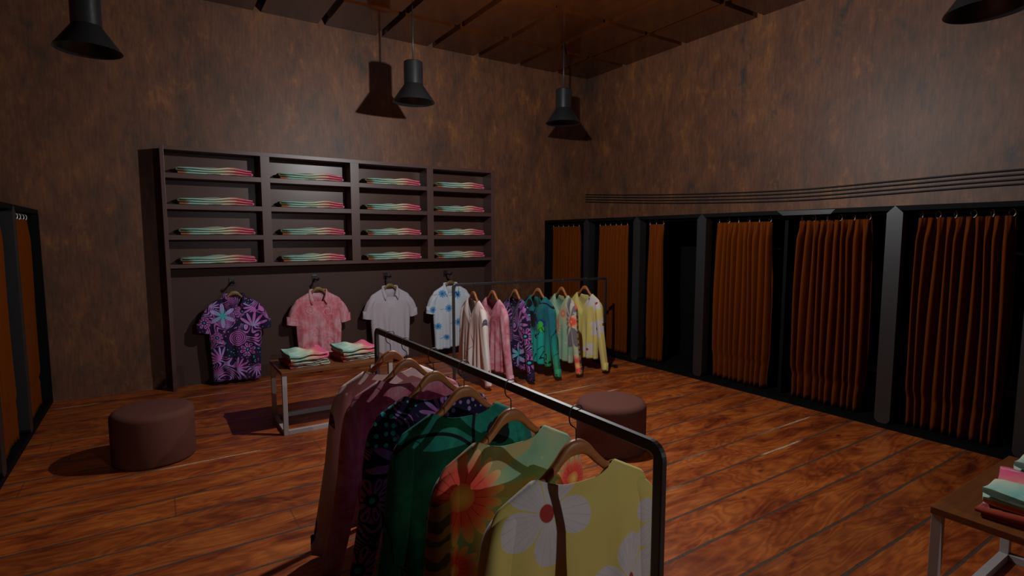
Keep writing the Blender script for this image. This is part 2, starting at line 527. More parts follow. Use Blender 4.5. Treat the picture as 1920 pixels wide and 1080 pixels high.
def m_daisyblue():
    M = cloth('white_cloth_with_blue_flowers')
    x, y, z = M.xyz()
    c = M.mix(M.noise(M.vec(x, y, z), 4, 2), (0.60, 0.66, 0.74), (0.66, 0.72, 0.79))
    for cx, cz, r in [(-0.085, -0.30, 0.062), (0.15, -0.28, 0.062), (0.06, -0.49, 0.062), (-0.245, -0.515, 0.058), (-0.09, -0.70, 0.062), (0.10, -0.90, 0.045),
                      (-0.20, -1.00, 0.05), (0.30, -0.50, 0.055), (0.22, -0.74, 0.055)]:
        rr, th, d = M.flower(x, z, cx, cz, r, 9, 0.2, 0.55)
        wob = (M.noise(M.vec(x, z, 0), 45, 2) - 0.5) * 0.03
        c = M.mix(M.step(d + wob, 0, 0.003), c, M.ramp(rr / r, [(0.1, (0.06, 0.05, 0.22)), (0.3, (0.06, 0.26, 0.55)), (0.9, (0.18, 0.46, 0.75))]))
        # sketched twig
        u, v = x - cx - r * 1.6, z - cz + 0.01
        t = M.f('ABSOLUTE', u) * (1 / (r * 0.75))
        tw = (1 - t * t) * 0.004 - M.f('ABSOLUTE', v + M.f('SINE', u * 130) * 0.007)
        c = M.mix(M.step(tw, 0, 0.001), c, (0.13, 0.12, 0.15))
    vd = M.vor(M.vec(x, z, 0), 15)
    c = M.mix(M.step(vd, 0.10, 0.07) * M.step(z, -0.6, -0.7), c, (0.16, 0.42, 0.70))
    return finish(M, c)


def m_lilac():
    M = cloth('plain_lilac_grey_cloth')
    x, y, z = M.xyz()
    return finish(M, M.mix(M.noise(M.vec(x, y, z), 60, 2), (0.47, 0.43, 0.48), (0.52, 0.48, 0.53)))


def m_folded(name='pastel_dyed_cloth', width=0.78, off=0.0):
    M = cloth(name)
    x, y, z = M.xyz()
    n = M.noise(M.vec(x / width, y / width * 1.4, z * 5.0), 2.6, 3, 0.5, 0.4)
    t = x / width + 0.5 + (n - 0.5) * 0.5 + off
    c = M.ramp(t, [(0.02, (0.10, 0.13, 0.06)), (0.13, (0.22, 0.50, 0.43)), (0.34, (0.36, 0.58, 0.47)), (0.52, (0.62, 0.66, 0.47)), (0.66, (0.72, 0.52, 0.38)), (0.80, (0.72, 0.20, 0.21)), (0.98, (0.74, 0.10, 0.22))])
    f2 = M.noise(M.vec(x * 2.2, y, z * 30), 3.5, 2)
    c = M.mix(M.step(f2, 0.57, 0.62) * 0.55, c, (0.66, 0.68, 0.54))
    c = M.mix(M.step(z, 0.018, 0.010) * M.step(f2, 0.50, 0.44), c, (0.07, 0.12, 0.08))
    c = M.mix(M.step(z, 0.030, 0.018) * M.step(x, -width * 0.30, -width * 0.42), c, (0.50, 0.10, 0.03))
    return finish(M, c)


def m_folded_low():
    M = cloth('striped_dyed_cloth')
    x, y, z = M.xyz()
    f2 = M.noise(M.vec(x * 3, y * 3, z * 40), 5, 2)
    c = M.ramp(f2, [(0.34, (0.03, 0.02, 0.035)), (0.42, (0.35, 0.04, 0.10)), (0.50, (0.62, 0.56, 0.46)), (0.58, (0.16, 0.34, 0.20)), (0.68, (0.60, 0.60, 0.52))])
    c = M.mix(M.step(x, -0.10, -0.17), c, (0.30, 0.035, 0.012))
    return finish(M, c)


# ------------------------------------------------------------------ mesh helpers
def obj(name, bm, mat, parent=None, smooth=False, angle=None):
    me = bpy.data.meshes.new(name)
    bmesh.ops.recalc_face_normals(bm, faces=bm.faces)
    bm.to_mesh(me)
    bm.free()
    me.materials.append(mat)
    if smooth:
        for p in me.polygons:
            p.use_smooth = True
        if angle:
            me.set_sharp_from_angle(angle=R(angle))
    o = bpy.data.objects.new(name, me)
    C.objects.link(o)
    if parent:
        o.parent = parent
    return o


def tag(o, label=None, cat=None, group=None, kind=None):
    for k, v in (('label', label), ('category', cat), ('group', group), ('kind', kind)):
        if v:
            o[k] = v
    return o


def empty(name, loc, rz=0):
    o = bpy.data.objects.new(name, None)
    o.location = loc
    o.rotation_euler = (0, 0, rz)
    o.empty_display_size = 0.1
    C.objects.link(o)
    return o


def copy_tree(o, parent=None):
    c = o.copy()
    C.objects.link(c)
    c.parent = parent
    for ch in [k for k in bpy.data.objects if k.parent == o]:
        copy_tree(ch, c)
    return c


def box(bm, x0, x1, y0, y1, z0, z1, bev=0.0):
    vs = [bm.verts.new((x, y, z)) for x in (x0, x1) for y in (y0, y1) for z in (z0, z1)]
    fs = [bm.faces.new([vs[i] for i in f]) for f in ((0, 1, 3, 2), (4, 6, 7, 5), (0, 4, 5, 1), (2, 3, 7, 6), (0, 2, 6, 4), (1, 5, 7, 3))]
    if bev:
        es = list({e for f in fs for e in f.edges})
        bmesh.ops.bevel(bm, geom=es, offset=bev, segments=2, affect='EDGES', profile=0.6)
    return bm


def B(*a, **k):
    return box(bmesh.new(), *a, **k)


def lathe(bm, prof, n=48, c=(0, 0, 0)):
    rings = []
    for r, z in prof:
        if r < 1e-6:
            rings.append([bm.verts.new((c[0], c[1], c[2] + z))])
        else:
            rings.append([bm.verts.new((c[0] + r * math.cos(2 * PI * i / n), c[1] + r * math.sin(2 * PI * i / n), c[2] + z)) for i in range(n)])
    for a, b in zip(rings, rings[1:]):
        for i in range(n):
            j = (i + 1) % n
            if len(a) == 1 and len(b) == 1:
                continue
            if len(a) == 1:
                bm.faces.new((a[0], b[i], b[j]))
            elif len(b) == 1:
                bm.faces.new((a[i], b[0], a[j]))
            else:
                bm.faces.new((a[i], a[j], b[j], b[i]))
    return bm


def tube(bm, pts, r, n=8, closed=False):
    pts = [Vector(p) for p in pts]
    rings = []
    N = len(pts)
    up = None
    for i, p in enumerate(pts):
        a = pts[(i - 1) % N] if closed or i > 0 else p
        b = pts[(i + 1) % N] if closed or i < N - 1 else p
        t = (b - a).normalized()
        if up is None:
            up = Vector((0, 1, 0)) if abs(t.y) < 0.9 else Vector((1, 0, 0))
        s = t.cross(up).normalized()
        u = s.cross(t).normalized()
        up = u
        rings.append([bm.verts.new(p + r * (math.cos(2 * PI * k / n) * s + math.sin(2 * PI * k / n) * u)) for k in range(n)])
    m = N if closed else N - 1
    for i in range(m):
        a, b = rings[i], rings[(i + 1) % N]
        for k in range(n):
            bm.faces.new((a[k], a[(k + 1) % n], b[(k + 1) % n], b[k]))
    if not closed:
        bm.faces.new(rings[0][::-1])
        bm.faces.new(rings[-1])
    return bm


def smoothpts(pts, k=6):
    P = [Vector(p) for p in pts]
    out = []
    for i in range(len(P) - 1):
        p0, p1, p2, p3 = P[max(i - 1, 0)], P[i], P[i + 1], P[min(i + 2, len(P) - 1)]
        for j in range(k):
            t = j / k
            out.append(0.5 * ((2 * p1) + (-p0 + p2) * t + (2 * p0 - 5 * p1 + 4 * p2 - p3) * t * t + (-p0 + 3 * p1 - 3 * p2 + p3) * t ** 3))
    out.append(P[-1])
    return out


def sm(t):
    t = max(0.0, min(1.0, t))
    return t * t * (3 - 2 * t)


# ------------------------------------------------------------------ the room
XL, XR, YB, YF, ZC = -1.82, 6.23, 7.218, -4.0, 4.33


def struct(name, bm, mat):
    return tag(obj(name, bm, mat), kind='structure')


struct('floor', B(XL - .1, XR + .1, YF - .1, YB + .1, -0.1, 0), MF)
struct('wall_back', B(XL - .1, XR + .1, YB, YB + .1, 0, ZC + .3), MW)
struct('wall_right', B(XR, XR + .1, YF, YB, 0, ZC + .3), MW)
struct('wall_left', B(XL - .1, XL, YF, YB, 0, ZC + .3), MW)
struct('wall_front', B(XL - .1, XR + .1, YF - .1, YF, 0, ZC + .3), MW)
struct('baseboard_back', B(-0.95, 0.10, YB - 0.008, YB, 0, 0.135), MW)
struct('baseboard_back_right', B(4.245, 5.36, YB - 0.008, YB, 0, 0.135), MW)
bm = bmesh.new()
box(bm, XL - .1, XR + .1, YF - .1, YB + .1, ZC + 0.10, ZC + 0.32)
px, py = 0.7355, 1.135
nx0, nx1 = -5, 8
x0 = 1.183
for i in range(-5, 7):
    a = x0 + i * px + 0.010
    b = x0 + (i + 1) * px - 0.075
    a, b = max(a, XL), min(b, XR)
    if b - a < 0.05:
        continue
    for j in range(-8, 3):
        c0 = 5.18 + j * py + 0.075
        d0 = 5.18 + (j + 1) * py - 0.010
        c0, d0 = max(c0, YF), min(d0, YB)
        if d0 - c0 < 0.05:
            continue
        box(bm, a, b, c0, d0, ZC, ZC + 0.105)
struct('ceiling', bm, MC)


# ------------------------------------------------------------------ cables on the right wall
for i, dz in enumerate((0, -0.040, -0.082, -0.122)):
    prof = [(7.20, 2.417), (6.4, 2.362), (5.5, 2.308), (4.6, 2.268), (3.9, 2.245), (3.3, 2.238), (2.57, 2.253), (1.55, 2.272), (0.2, 2.262), (-1.2, 2.25), (-3.9, 2.30)]
    pts = smoothpts([(XR - 0.014, y, z + dz) for y, z in prof], 5)
    o = obj('wall_cable', tube(bmesh.new(), pts, 0.0075, 8), M_CABLE, smooth=True)
    tag(o, 'black cable strung above the right cubicles, ' + ('topmost of the four', 'second of the four from the top', 'third of the four from the top', 'lowest of the four')[i], 'cable', 'four parallel cables on the right wall')


# ------------------------------------------------------------------ shelf unit on the back wall
YU = 6.956
un = empty('display_shelf_unit', (2.17, YU, 0))
tag(un, 'wide dark brown shelf unit with sixteen cubbies against the back wall', 'shelf unit')


def ub(x0, x1, y0, y1, z0, z1, bev=0.0):
    return B(x0 - 2.17, x1 - 2.17, y0 - YU, y1 - YU, z0, z1, bev=bev)


obj('side_panel', ub(0.100, 0.138, YU, YB - .001, 0, 2.668, 0.002), M_UNIT, un)
obj('side_panel', ub(4.190, 4.245, YU, YB - .001, 0, 2.668, 0.002), M_UNIT, un)
obj('top_board', ub(0.139, 4.189, YU, YB - .001, 2.628, 2.668), M_UNIT, un)
obj('bottom_board', ub(0.139, 4.189, YU, YB - .001, 1.358, 1.398), M_UNIT, un)
DIV = ((1.080, 1.176), (2.120, 2.226), (3.165, 3.258))
for a, b in DIV:
    obj('divider', ub(a, b, YU, YB - .02, 1.399, 2.627), M_UNIT, un)
BAYS = ((0.139, 1.079), (1.177, 2.119), (2.227, 3.164), (3.259, 4.189))
SH = (2.383, 2.050, 1.720)
for a, b in BAYS:
    for z in SH:
        obj('shelf', ub(a, b, YU + .002, YB - .02, z - 0.052, z), M_UNIT, un)
obj('upper_back_panel', ub(0.139, 4.189, YB - .018, YB - .002, 1.399, 2.627), M_PANEL, un)
obj('lower_back_panel', ub(0.139, 4.189, YB - .045, YB - .002, 0, 1.357), M_LOWP, un)


# ------------------------------------------------------------------ folded garments
def fold_mesh(W, D, H, layers, seed, sag=0.0, skew=0.0):
    """a garment folded back and forth: S-shaped strip in x/z swept along y"""
    rnd = random.Random(seed)
    t = H / layers
    hw = W / 2
    pts = []
    for L in range(layers):
        z = t * (L + 0.5)
        e0 = hw * (1 - 0.04 * rnd.random())
        e1 = hw * (1 - 0.04 * rnd.random())
        xs = [-e0 + t * .5 + (e0 + e1 - t) * k / 12 for k in range(13)]
        row = [(x, z) for x in xs]
        if L % 2:
            row = row[::-1]
        if pts:
            px_, pz = pts[-1]
            sx = 1 if px_ > 0 else -1
            for a in (-50, -20, 20, 50):
                pts.append((px_ + sx * t * 0.55 * math.cos(R(a)), (pz + z) / 2 + t * 0.5 * math.sin(R(a))))
        pts += row
    NY = 12
    ph = [rnd.uniform(0, 6.28) for _ in range(6)]
    bm = bmesh.new()
    g = []
    th = t * 0.44
    for j in range(NY + 1):
        v = j / NY
        y = (v - 0.5) * D
        row = []
        for side in (1, -1):
            seq = pts if side == 1 else pts[::-1]
            for i, (x, z) in enumerate(seq):
                k = i if side == 1 else len(pts) - 1 - i
                a = pts[max(k - 1, 0)]
                b = pts[min(k + 1, len(pts) - 1)]
                tx, tz = b[0] - a[0], b[1] - a[1]
                l = math.hypot(tx, tz) or 1
                nx, nz = -tz / l, tx / l
                edge = 0.55 + 0.45 * math.sqrt(max(0, 1 - abs(2 * v - 1) ** 4))
                xx = x + nx * th * side * edge
                zz = z + nz * th * side * edge
                q = zz / H
                lump = 0.13 * H * q * (math.sin(xx / W * 7 + ph[0] + v * 2) + 0.7 * math.sin(xx / W * 13 + ph[1] - v * 5))
                zz = max(0.001, zz + lump - sag * q * math.cos(xx / W * 3.0) * 0.3)
                yy = y * (1 - 0.03 * math.sin(k * 0.21 + ph[2])) + 0.007 * math.sin(xx / W * 6 + k * 0.12 + ph[3]) * (D / 0.25) * abs(2 * v - 1)
                row.append(bm.verts.new((xx + skew * yy, yy, zz)))
        g.append(row)
    n = len(g[0])
    for a, b in zip(g, g[1:]):
        for i in range(n):
            bm.faces.new((a[i], a[(i + 1) % n], b[(i + 1) % n], b[i]))
    m = n // 2
    for r_, flip in ((g[0], 0), (g[-1], 1)):
        for i in range(m - 1):
            bm.faces.new((r_[i], r_[i + 1], r_[n - 2 - i], r_[n - 1 - i]))
    return bm


MFOLD = m_folded()
RN = ('top', 'second', 'third', 'bottom')
CN = ('first', 'second', 'third', 'fourth')
f0 = None
for r_, z in enumerate((SH[0], SH[1], SH[2], 1.398)):
    for k, (a, b) in enumerate(BAYS):
        if f0 is None:
            o = f0 = obj('folded_shirt', fold_mesh(0.76, 0.20, 0.082, 3, 3), MFOLD, smooth=True, angle=50)
        else:
            o = f0.copy()
            C.objects.link(o)
        o.location = ((0.62, 1.66, 2.70, 3.70)[k], YU + 0.125, z + 0.001)
        o.rotation_euler = (0, 0, R(random.uniform(-0.6, 0.6)))
        tag(o, 'mint and pink folded shirt, %s row of cubbies, %s column from the left' % (RN[r_], CN[k]), 'shirt', 'folded shirts in the cubbies of the shelf unit')


# ------------------------------------------------------------------ clothes hangers
def hanger_body():
    top = smoothpts([(0, 0, -.098), (.022, 0, -.101), (.048, 0, -.118), (.078, 0, -.152), (.115, 0, -.187), (.160, 0, -.216), (.21, 0, -.240), (.252, 0, -.262)], 4)
    low = smoothpts([(0, 0, -.146), (.022, 0, -.148), (.048, 0, -.162), (.080, 0, -.192), (.118, 0, -.222), (.163, 0, -.250), (.21, 0, -.272), (.248, 0, -.288)], 4)
    sec = [(p, q) for p, q in zip(top, low)]
    full = [(Vector((-p.x, 0, p.z)), Vector((-q.x, 0, q.z))) for p, q in sec[::-1][:-1]] + sec
    bm = bmesh.new()
    rings = []
    N = 12
    for p, q in full:
        c = (p + q) / 2
        h = (p - q) / 2
        d = 0.013
        ring = []
        for k in range(N):
            a = 2 * PI * k / N
            ca, sa = math.cos(a), math.sin(a)
            f = 1 / (abs(ca) ** 4 + abs(sa) ** 4) ** 0.25
            ring.append(bm.verts.new(c + h * ca * f + Vector((0, d * sa * f, 0))))
        rings.append(ring)
    for a, b in zip(rings, rings[1:]):
        for k in range(N):
            bm.faces.new((a[k], a[(k + 1) % N], b[(k + 1) % N], b[k]))
    bm.faces.new(rings[0][::-1])
    bm.faces.new(rings[-1])
    return bm


def hook_bm(flip=1):
    pts = smoothpts([(0, 0, -.11), (0, 0, -.075), (-.003, 0, -.062), (-.020, 0, -.048), (-.0265, 0, -.030), (-.0255, 0, -.008), (-.016, 0, .007), (0, 0, .011), (.016, 0, .007), (.024, 0, -.006)], 5)
    return tube(bmesh.new(), [(p.x * flip, p.y, p.z) for p in pts], 0.0022, 8)


def make_hanger(mat):
    o = obj('clothes_hanger', hanger_body(), mat, smooth=True, angle=60)
    obj('hook', hook_bm(), M_RACK, o, smooth=True)
    return o


# ------------------------------------------------------------------ shirts on hangers
XN = 0.150


def shirt_body(short, seed, zh=-1.03):
    if short:
        zh = (-1.135, -1.115, -1.10, -1.065)[(seed - 31) % 4]
    rnd = random.Random(seed)
    ph = [rnd.uniform(0, 6.28) for _ in range(6)]
    xn = XN if not short else 0.088
    zn = -0.190 if not short else -0.150
    zs = -0.268 if not short else -0.262
    hs = 0.300 if not short else 0.285
    hb = 0.272 if not short else 0.262
    vdip = 0.185 if not short else 0.13
    NC, NV = 56, 46
    bm = bmesh.new()

    def ztop(x, side):
        ax = abs(x)
        if ax >= xn:
            t = (ax - xn) / (hs - xn)
            return zn + (zs - zn) * (t + 0.0 * t) - 0.030 * max(0, t - 0.8) ** 2 * 25
        t = 1 - ax / xn
        if side > 0:
            if short:
                return zn - vdip * min(1, t * 2.2) ** 0.7
            return zn - vdip * (t ** 0.9)
        return zn - 0.030 * math.sin(min(1, t * 1.4) * PI / 2)

    def vert(s, side, v):
        wd = hs + (hb - hs) * sm(v / 0.35) + 0.012 * math.sin(v * 5)
        x0 = s * hs
        x = s * wd
        zt = ztop(x0, side)
        z = zt + (zh + 0.012 * math.sin(x * 9 + ph[5]) - zt) * v
        prof = math.sqrt(max(0, 1 - s * s)) ** 0.7
        th = 0.052 + 0.012 * v
        ax = abs(x0)
        if ax >= xn:
            # shoulder: front and back meet in a rounded ridge
            T = th * prof * math.sqrt(min(1, v / 0.16))
            blend = sm((ax - xn) / 0.03)
            Tn = max(T, 0.0)
            T = Tn
        else:
            t = 1 - (ax / xn) ** 2
            T = th * prof * max(math.sqrt(min(1, v / 0.16)), 0.62 * math.sqrt(t))
        amp = 0.017 * sm((-z - 0.36) / 0.5)
        amp2 = 0.010 * sm((-z - 0.30) / 0.3)
        fold = amp * math.sin(x * 62 + ph[0] + side * 0.8 + math.sin(x * 11 + ph[1])) + amp2 * math.sin(x * 33 + ph[2])
        edge = 1 - abs(s) ** 6
        y = side * T + fold * edge
        return (x, y, z)
    vs = [((i / NV) ** 1.25) for i in range(NV + 1)]
    cols = [(-math.cos(PI * i / NC), 1) for i in range(NC)] + [(math.cos(PI * i / NC), -1) for i in range(NC)]
    rows = [[bm.verts.new(vert(s, sd, v)) for s, sd in cols] for v in vs]
    n = len(cols)
    for a, b in zip(rows, rows[1:]):
        for i in range(n):
            bm.faces.new((a[i], a[(i + 1) % n], b[(i + 1) % n], b[i]))
    bmesh.ops.remove_doubles(bm, verts=rows[0], dist=0.0015)
    return bm


def sleeve(sx, short, seed):
    rnd = random.Random(seed)
    if short:
        path = [(.19, -.300), (.235, -.315), (.268, -.360), (.294, -.43), (.312, -.50), (.324, -.560)]
        ra = [.030, .048, .060, .064, .066, .068]
        rb = [.024, .040, .048, .050, .050, .050]
    else:
        path = [(.21, -.292), (.250, -.308), (.276, -.360), (.292, -.47), (.315, -.66), (.360, -.88), (.418, -1.135)]
        ra = [.026, .042, .053, .056, .054, .050, .045]
        rb = [.022, .036, .046, .048, .045, .041, .036]
    K = 7
    pp = smoothpts([(x, 0, z) for x, z in path], K)
    A = smoothpts([(a, b, 0) for a, b in zip(ra, rb)], K)
    N = 22
    ph = rnd.uniform(0, 6.28)
    bm = bmesh.new()
    rings = []
    for i, p in enumerate(pp):
        a = pp[max(i - 1, 0)]
        b = pp[min(i + 1, len(pp) - 1)]
        t = (b - a).normalized()
        nrm = Vector((-t.z, 0, t.x))
        f = i / (len(pp) - 1)
        ring = []
        for k in range(N):
            an = 2 * PI * k / N
            wob = 1 + 0.10 * sm(f * 2.5) * math.sin(3 * an + ph + 1.5 * f) + 0.05 * sm(f * 3) * math.sin(5 * an + 9 * f + ph)
            q = p + nrm * (A[i].x * math.cos(an) * wob) + Vector((0, A[i].y * math.sin(an) * wob, 0))
            ring.append(bm.verts.new((sx * q.x, q.y, q.z)))
        rings.append(ring)
    # turned-in cuff
    last = rings[-1]
    c = sum((v.co for v in last), Vector()) / N
    rings.append([bm.verts.new(c + (v.co - c) * 0.94 + Vector((0, 0, 0.012))) for v in last])
    rings.append([bm.verts.new(c + (v.co - c) * 0.90 + Vector((0, 0, 0.10))) for v in last])
    for a, b in zip(rings, rings[1:]):
        for k in range(N):
            bm.faces.new((a[k], a[(k + 1) % N], b[(k + 1) % N], b[k]))
    bm.faces.new(rings[0])
    bm.faces.new(rings[-1])
    return bm


def collar_bm():
    """polo collar standing around the neck and folding over, open at the front (+y)"""
    bm = bmesh.new()
    rings = []
    N = 40
    for i in range(N + 1):
        a = -PI / 2 + R(22) + (2 * PI - R(44)) * i / N - PI    # opening towards +y
        a = PI / 2 + R(30) + (2 * PI - R(60)) * i / N
        cx, cy = math.cos(a), math.sin(a)
        fr = sm((cy + 0.1) / 1.1)                 # 0 at back, 1 at front
        rx = 0.092
        base = Vector((rx * (math.copysign(abs(cx) ** 0.6, cx)) * (1 - 0.10 * fr), 0.036 * cy + 0.014 * fr, -0.155 - 0.125 * fr ** 1.3))
        top = base + Vector((0.004 * cx, 0.002 * cy, 0.026 - 0.008 * fr))
        out = base + Vector((0.030 * cx + 0.016 * fr * (1 if cx > 0 else -1), 0.016 * cy + 0.016 * fr, -0.016 - 0.030 * fr))
        roll = top + Vector((0.008 * cx, 0.006 * cy, -0.001))
        rings.append([bm.verts.new(p) for p in (base, top, roll, out)])
    for a, b in zip(rings, rings[1:]):
        for k in range(3):
            bm.faces.new((a[k], a[k + 1], b[k + 1], b[k]))
    return bm


def make_shirt(mat, short, seed, name):
    o = obj(name, shirt_body(short, seed), mat, smooth=True)
    md = o.modifiers.new('thickness', 'SOLIDIFY')
    md.thickness = 0.003
    md.offset = 0
    for sx in (-1, 1):
        obj('sleeve', sleeve(sx, short, seed + sx), mat, o, smooth=True)
    if short:
        c = obj('collar', collar_bm(), mat, o, smooth=True)
        m2 = c.modifiers.new('thickness', 'SOLIDIFY')
        m2.thickness = 0.004
        m2.offset = 0
    return o


# ------------------------------------------------------------------ garment racks
ZR = 1.170


def make_rack():
    """local: bar along y, 2.15 long, centred"""
    L, w_ = 1.078, 0.016
    root = empty('clothes_rack', (0, 0, 0))
    bm = bmesh.new()
    # hoop: two posts and the top bar, square section with rounded outer corners
    rc = 0.030
    path = [(-L, 0.02), (-L, ZR - rc - w_)]
    for k in range(1, 6):
        a = k / 6 * PI / 2
        path.append((-L + rc - rc * math.cos(a), ZR - w_ - rc + rc * math.sin(a)))
    path.append((-L + rc, ZR - w_))
    path += [(-y, z) for y, z in path[::-1]]
    rings = []
    for i, (y, z) in enumerate(path):
        a = path[max(i - 1, 0)]
        b = path[min(i + 1, len(path) - 1)]
        t = Vector((0, b[0] - a[0], b[1] - a[1])).normalized()
        n = Vector((0, -t.z, t.y))
        p = Vector((0, y, z))
        x = Vector((1, 0, 0))
        e = 0.25
        ring = []
        for (u, v) in ((-1, -1 + e), (-1, 1 - e), (-1 + e, 1), (1 - e, 1), (1, 1 - e), (1, -1 + e), (1 - e, -1), (-1 + e, -1)):
            ring.append(bm.verts.new(p + x * (u * 0.0105) + n * (v * w_)))
        rings.append(ring)
    for a, b in zip(rings, rings[1:]):
        for k in range(8):
            bm.faces.new((a[k], a[(k + 1) % 8], b[(k + 1) % 8], b[k]))
    obj('frame', bm, M_RACK, root)
    for s in (-1, 1):
        ft = obj('foot', B(-0.24, 0.24, s * L - w_, s * L + w_, 0.004, 0.034, bev=0.004), M_RACK, root)
        for q in (-1, 1):
            obj('foot_cap', B(q * 0.235 - 0.02, q * 0.235 + 0.02, s * L - 0.02, s * L + 0.02, 0, 0.040, bev=0.006), M_BLACK, ft)
    return root


NEAR = (1.07, 2.013)
rack1 = make_rack()
rack1.location = (NEAR[0], NEAR[1], 0)
tag(rack1, 'black metal clothes rack in the foreground, seen nearly end on', 'clothes rack', 'clothes racks')
rack2 = copy_tree(rack1)
FARC = (3.905, 5.445)
FROT = R(90 - 5.4)
rack2.location = (FARC[0], FARC[1], 0)
rack2.rotation_euler = (0, 0, FROT)
tag(rack2, 'black metal clothes rack standing in front of the shelf unit and cubicles', 'clothes rack', 'clothes racks')

FLA = [(-0.15, -0.50, 0.20, 5, 0.6, 2), (0.15, -0.48, 0.17, 7, 0.2, 2), (-0.33, -0.62, 0.10, 10, 0.1, 0), (0.33, -0.60, 0.12, 6, 0.9, 2), (0.02, -0.30, 0.12, 6, 0.3, 2), (-0.40, -0.92, 0.11, 9, 0.2, 0),
       (0.12, -0.85, 0.11, 9, 0.5, 0), (-0.16, -0.86, 0.16, 6, 0.5, 1), (0.40, -0.95, 0.13, 6, 0.1, 1)]
FLB = [(-0.075, -0.335, 0.088, 14, 0.0, 0), (0.135, -0.375, 0.155, 6, 0.55, 1), (-0.11, -0.79, 0.085, 8, 0.2, 0), (0.20, -0.62, 0.062, 9, 0.2, 0), (-0.20, -0.30, 0.13, 6, 0.9, 2),
       (0.255, -0.27, 0.10, 7, 0.3, 2), (-0.325, -0.42, 0.075, 9, 0.3, 2), (-0.175, -0.52, 0.17, 5, 0.35, 2), (0.02, -1.00, 0.14, 6, 0.5, 2), (0.17, -0.87, 0.15, 7, 0.1, 2), (-0.20, -1.00, 0.12, 7, 0.7, 2),
       (0.20, -1.04, 0.08, 9, 0.7, 2), (0.32, -0.44, 0.07, 8, 0.2, 0)]
mats = [m_yellow(), m_floral(), m_teal(), m_purple('purple_jungle_cloth', FLA), m_pink(rose=False), m_white()]
desc = ['yellow long-sleeved shirt with big white flowers', 'green long-sleeved shirt with orange daisies', 'teal long-sleeved shirt with black line drawing',
        'dark purple long-sleeved shirt with pink jungle print', 'pink tie-dyed long-sleeved shirt', 'white long-sleeved shirt with grey leaf sketches']
hb = ['yellow', 'green daisy', 'teal', 'dark purple', 'pink', 'white leaf-sketch']
YH = [1.271, 1.642, 2.005, 2.308, 2.631, 2.865]
hang0 = make_hanger(M_HANG)
first = True
FU = [4.645, 4.290, 3.945, 3.625, 3.325, 3.080]
for i in range(6):
    sh = make_shirt(mats[i], False, 11 + i, 'long_sleeved_shirt')
    sh.location = (NEAR[0], YH[i], ZR)
    sh.rotation_euler = (0, 0, R((-3, 2, -2, 3, 0, 2)[i]))
    tag(sh, desc[i] + ', hanging on the foreground rack', 'shirt', 'shirts on the foreground rack')
    h = hang0 if first else copy_tree(hang0)
    first = False
    h.location = sh.location
    h.rotation_euler = sh.rotation_euler
    tag(h, 'wooden hanger holding the %s shirt on the foreground rack' % hb[i], 'hanger', 'hangers on the foreground rack')
    s2 = copy_tree(sh)
    u = FARC[0] - FU[i]
    loc = (FU[i], FARC[1] + u * math.tan(R(5.4)), ZR)
    s2.location = loc
    s2.rotation_euler = (0, 0, R(90 - 4 + (2, -3, 3, -2, 2, -2)[i]))
    tag(s2, desc[i] + ', hanging on the far rack beside the cubicles', 'shirt', 'shirts on the far rack')
    h2 = copy_tree(hang0)
    h2.location = loc
    h2.rotation_euler = s2.rotation_euler
    tag(h2, 'wooden hanger holding the %s shirt on the far rack' % hb[i], 'hanger', 'hangers on the far rack')

# ------------------------------------------------------------------ short-sleeved shirts on the shelf unit's panel
wm = [m_purple('violet_jungle_cloth', FLB, 1.25), m_pink('pink_rose_cloth', (0.55, 0.06, 0.085), (0.68, 0.22, 0.27), (0.72, 0.42, 0.47)), m_lilac(), m_daisyblue()]
wd = ['dark violet short-sleeved shirt with pink leaf print', 'pink rose-print short-sleeved shirt', 'plain lilac-grey short-sleeved shirt', 'white short-sleeved shirt with blue flowers']
wn_ = ['dark violet', 'pink rose', 'plain lilac-grey', 'blue-flowered white']
YS = 7.005
ZS = 1.178
hk0 = None
hg0 = make_hanger(M_HANG2)
for i, x in enumerate((0.748, 1.690, 2.625, 3.53)):
    s = make_shirt(wm[i], True, 31 + i, 'short_sleeved_shirt')
    s.location = (x, YS, ZS)
    s.rotation_euler = (0, 0, PI + R((2, -1, 1, 0)[i]))
    tag(s, wd[i] + ' hanging under the cubbies', 'shirt', 'short-sleeved shirts under the cubbies')
    h = hg0 if i == 0 else copy_tree(hg0)
    h.location = s.location
    h.rotation_euler = s.rotation_euler
    tag(h, 'olive brown hanger holding the %s shirt on the panel' % wn_[i], 'hanger', 'hangers under the cubbies')
    if hk0 is None:
        hk = empty('wall_hook', (0, 0, 0))
        obj('back_plate', B(-0.03, 0.03, 0.008, 0.0, -0.045, 0.045, bev=0.003), M_BLACK, hk)
        bm = bmesh.new()
        tube(bm, smoothpts([(0, 0.002, 0.0), (0, -0.07, -0.004), (0, -0.145, -0.008), (0, -0.185, -0.002), (0, -0.198, 0.022)], 4), 0.011, 10)
        obj('peg', bm, M_BLACK, hk, smooth=True)
        hk0 = hk
    else:
        hk = copy_tree(hk0)
    hk.location = (x, YB - 0.045 - 0.009, ZS - 0.006)
    tag(hk, 'black peg hook on the panel above the %s shirt' % wn_[i], 'hook', 'peg hooks under the cubbies')


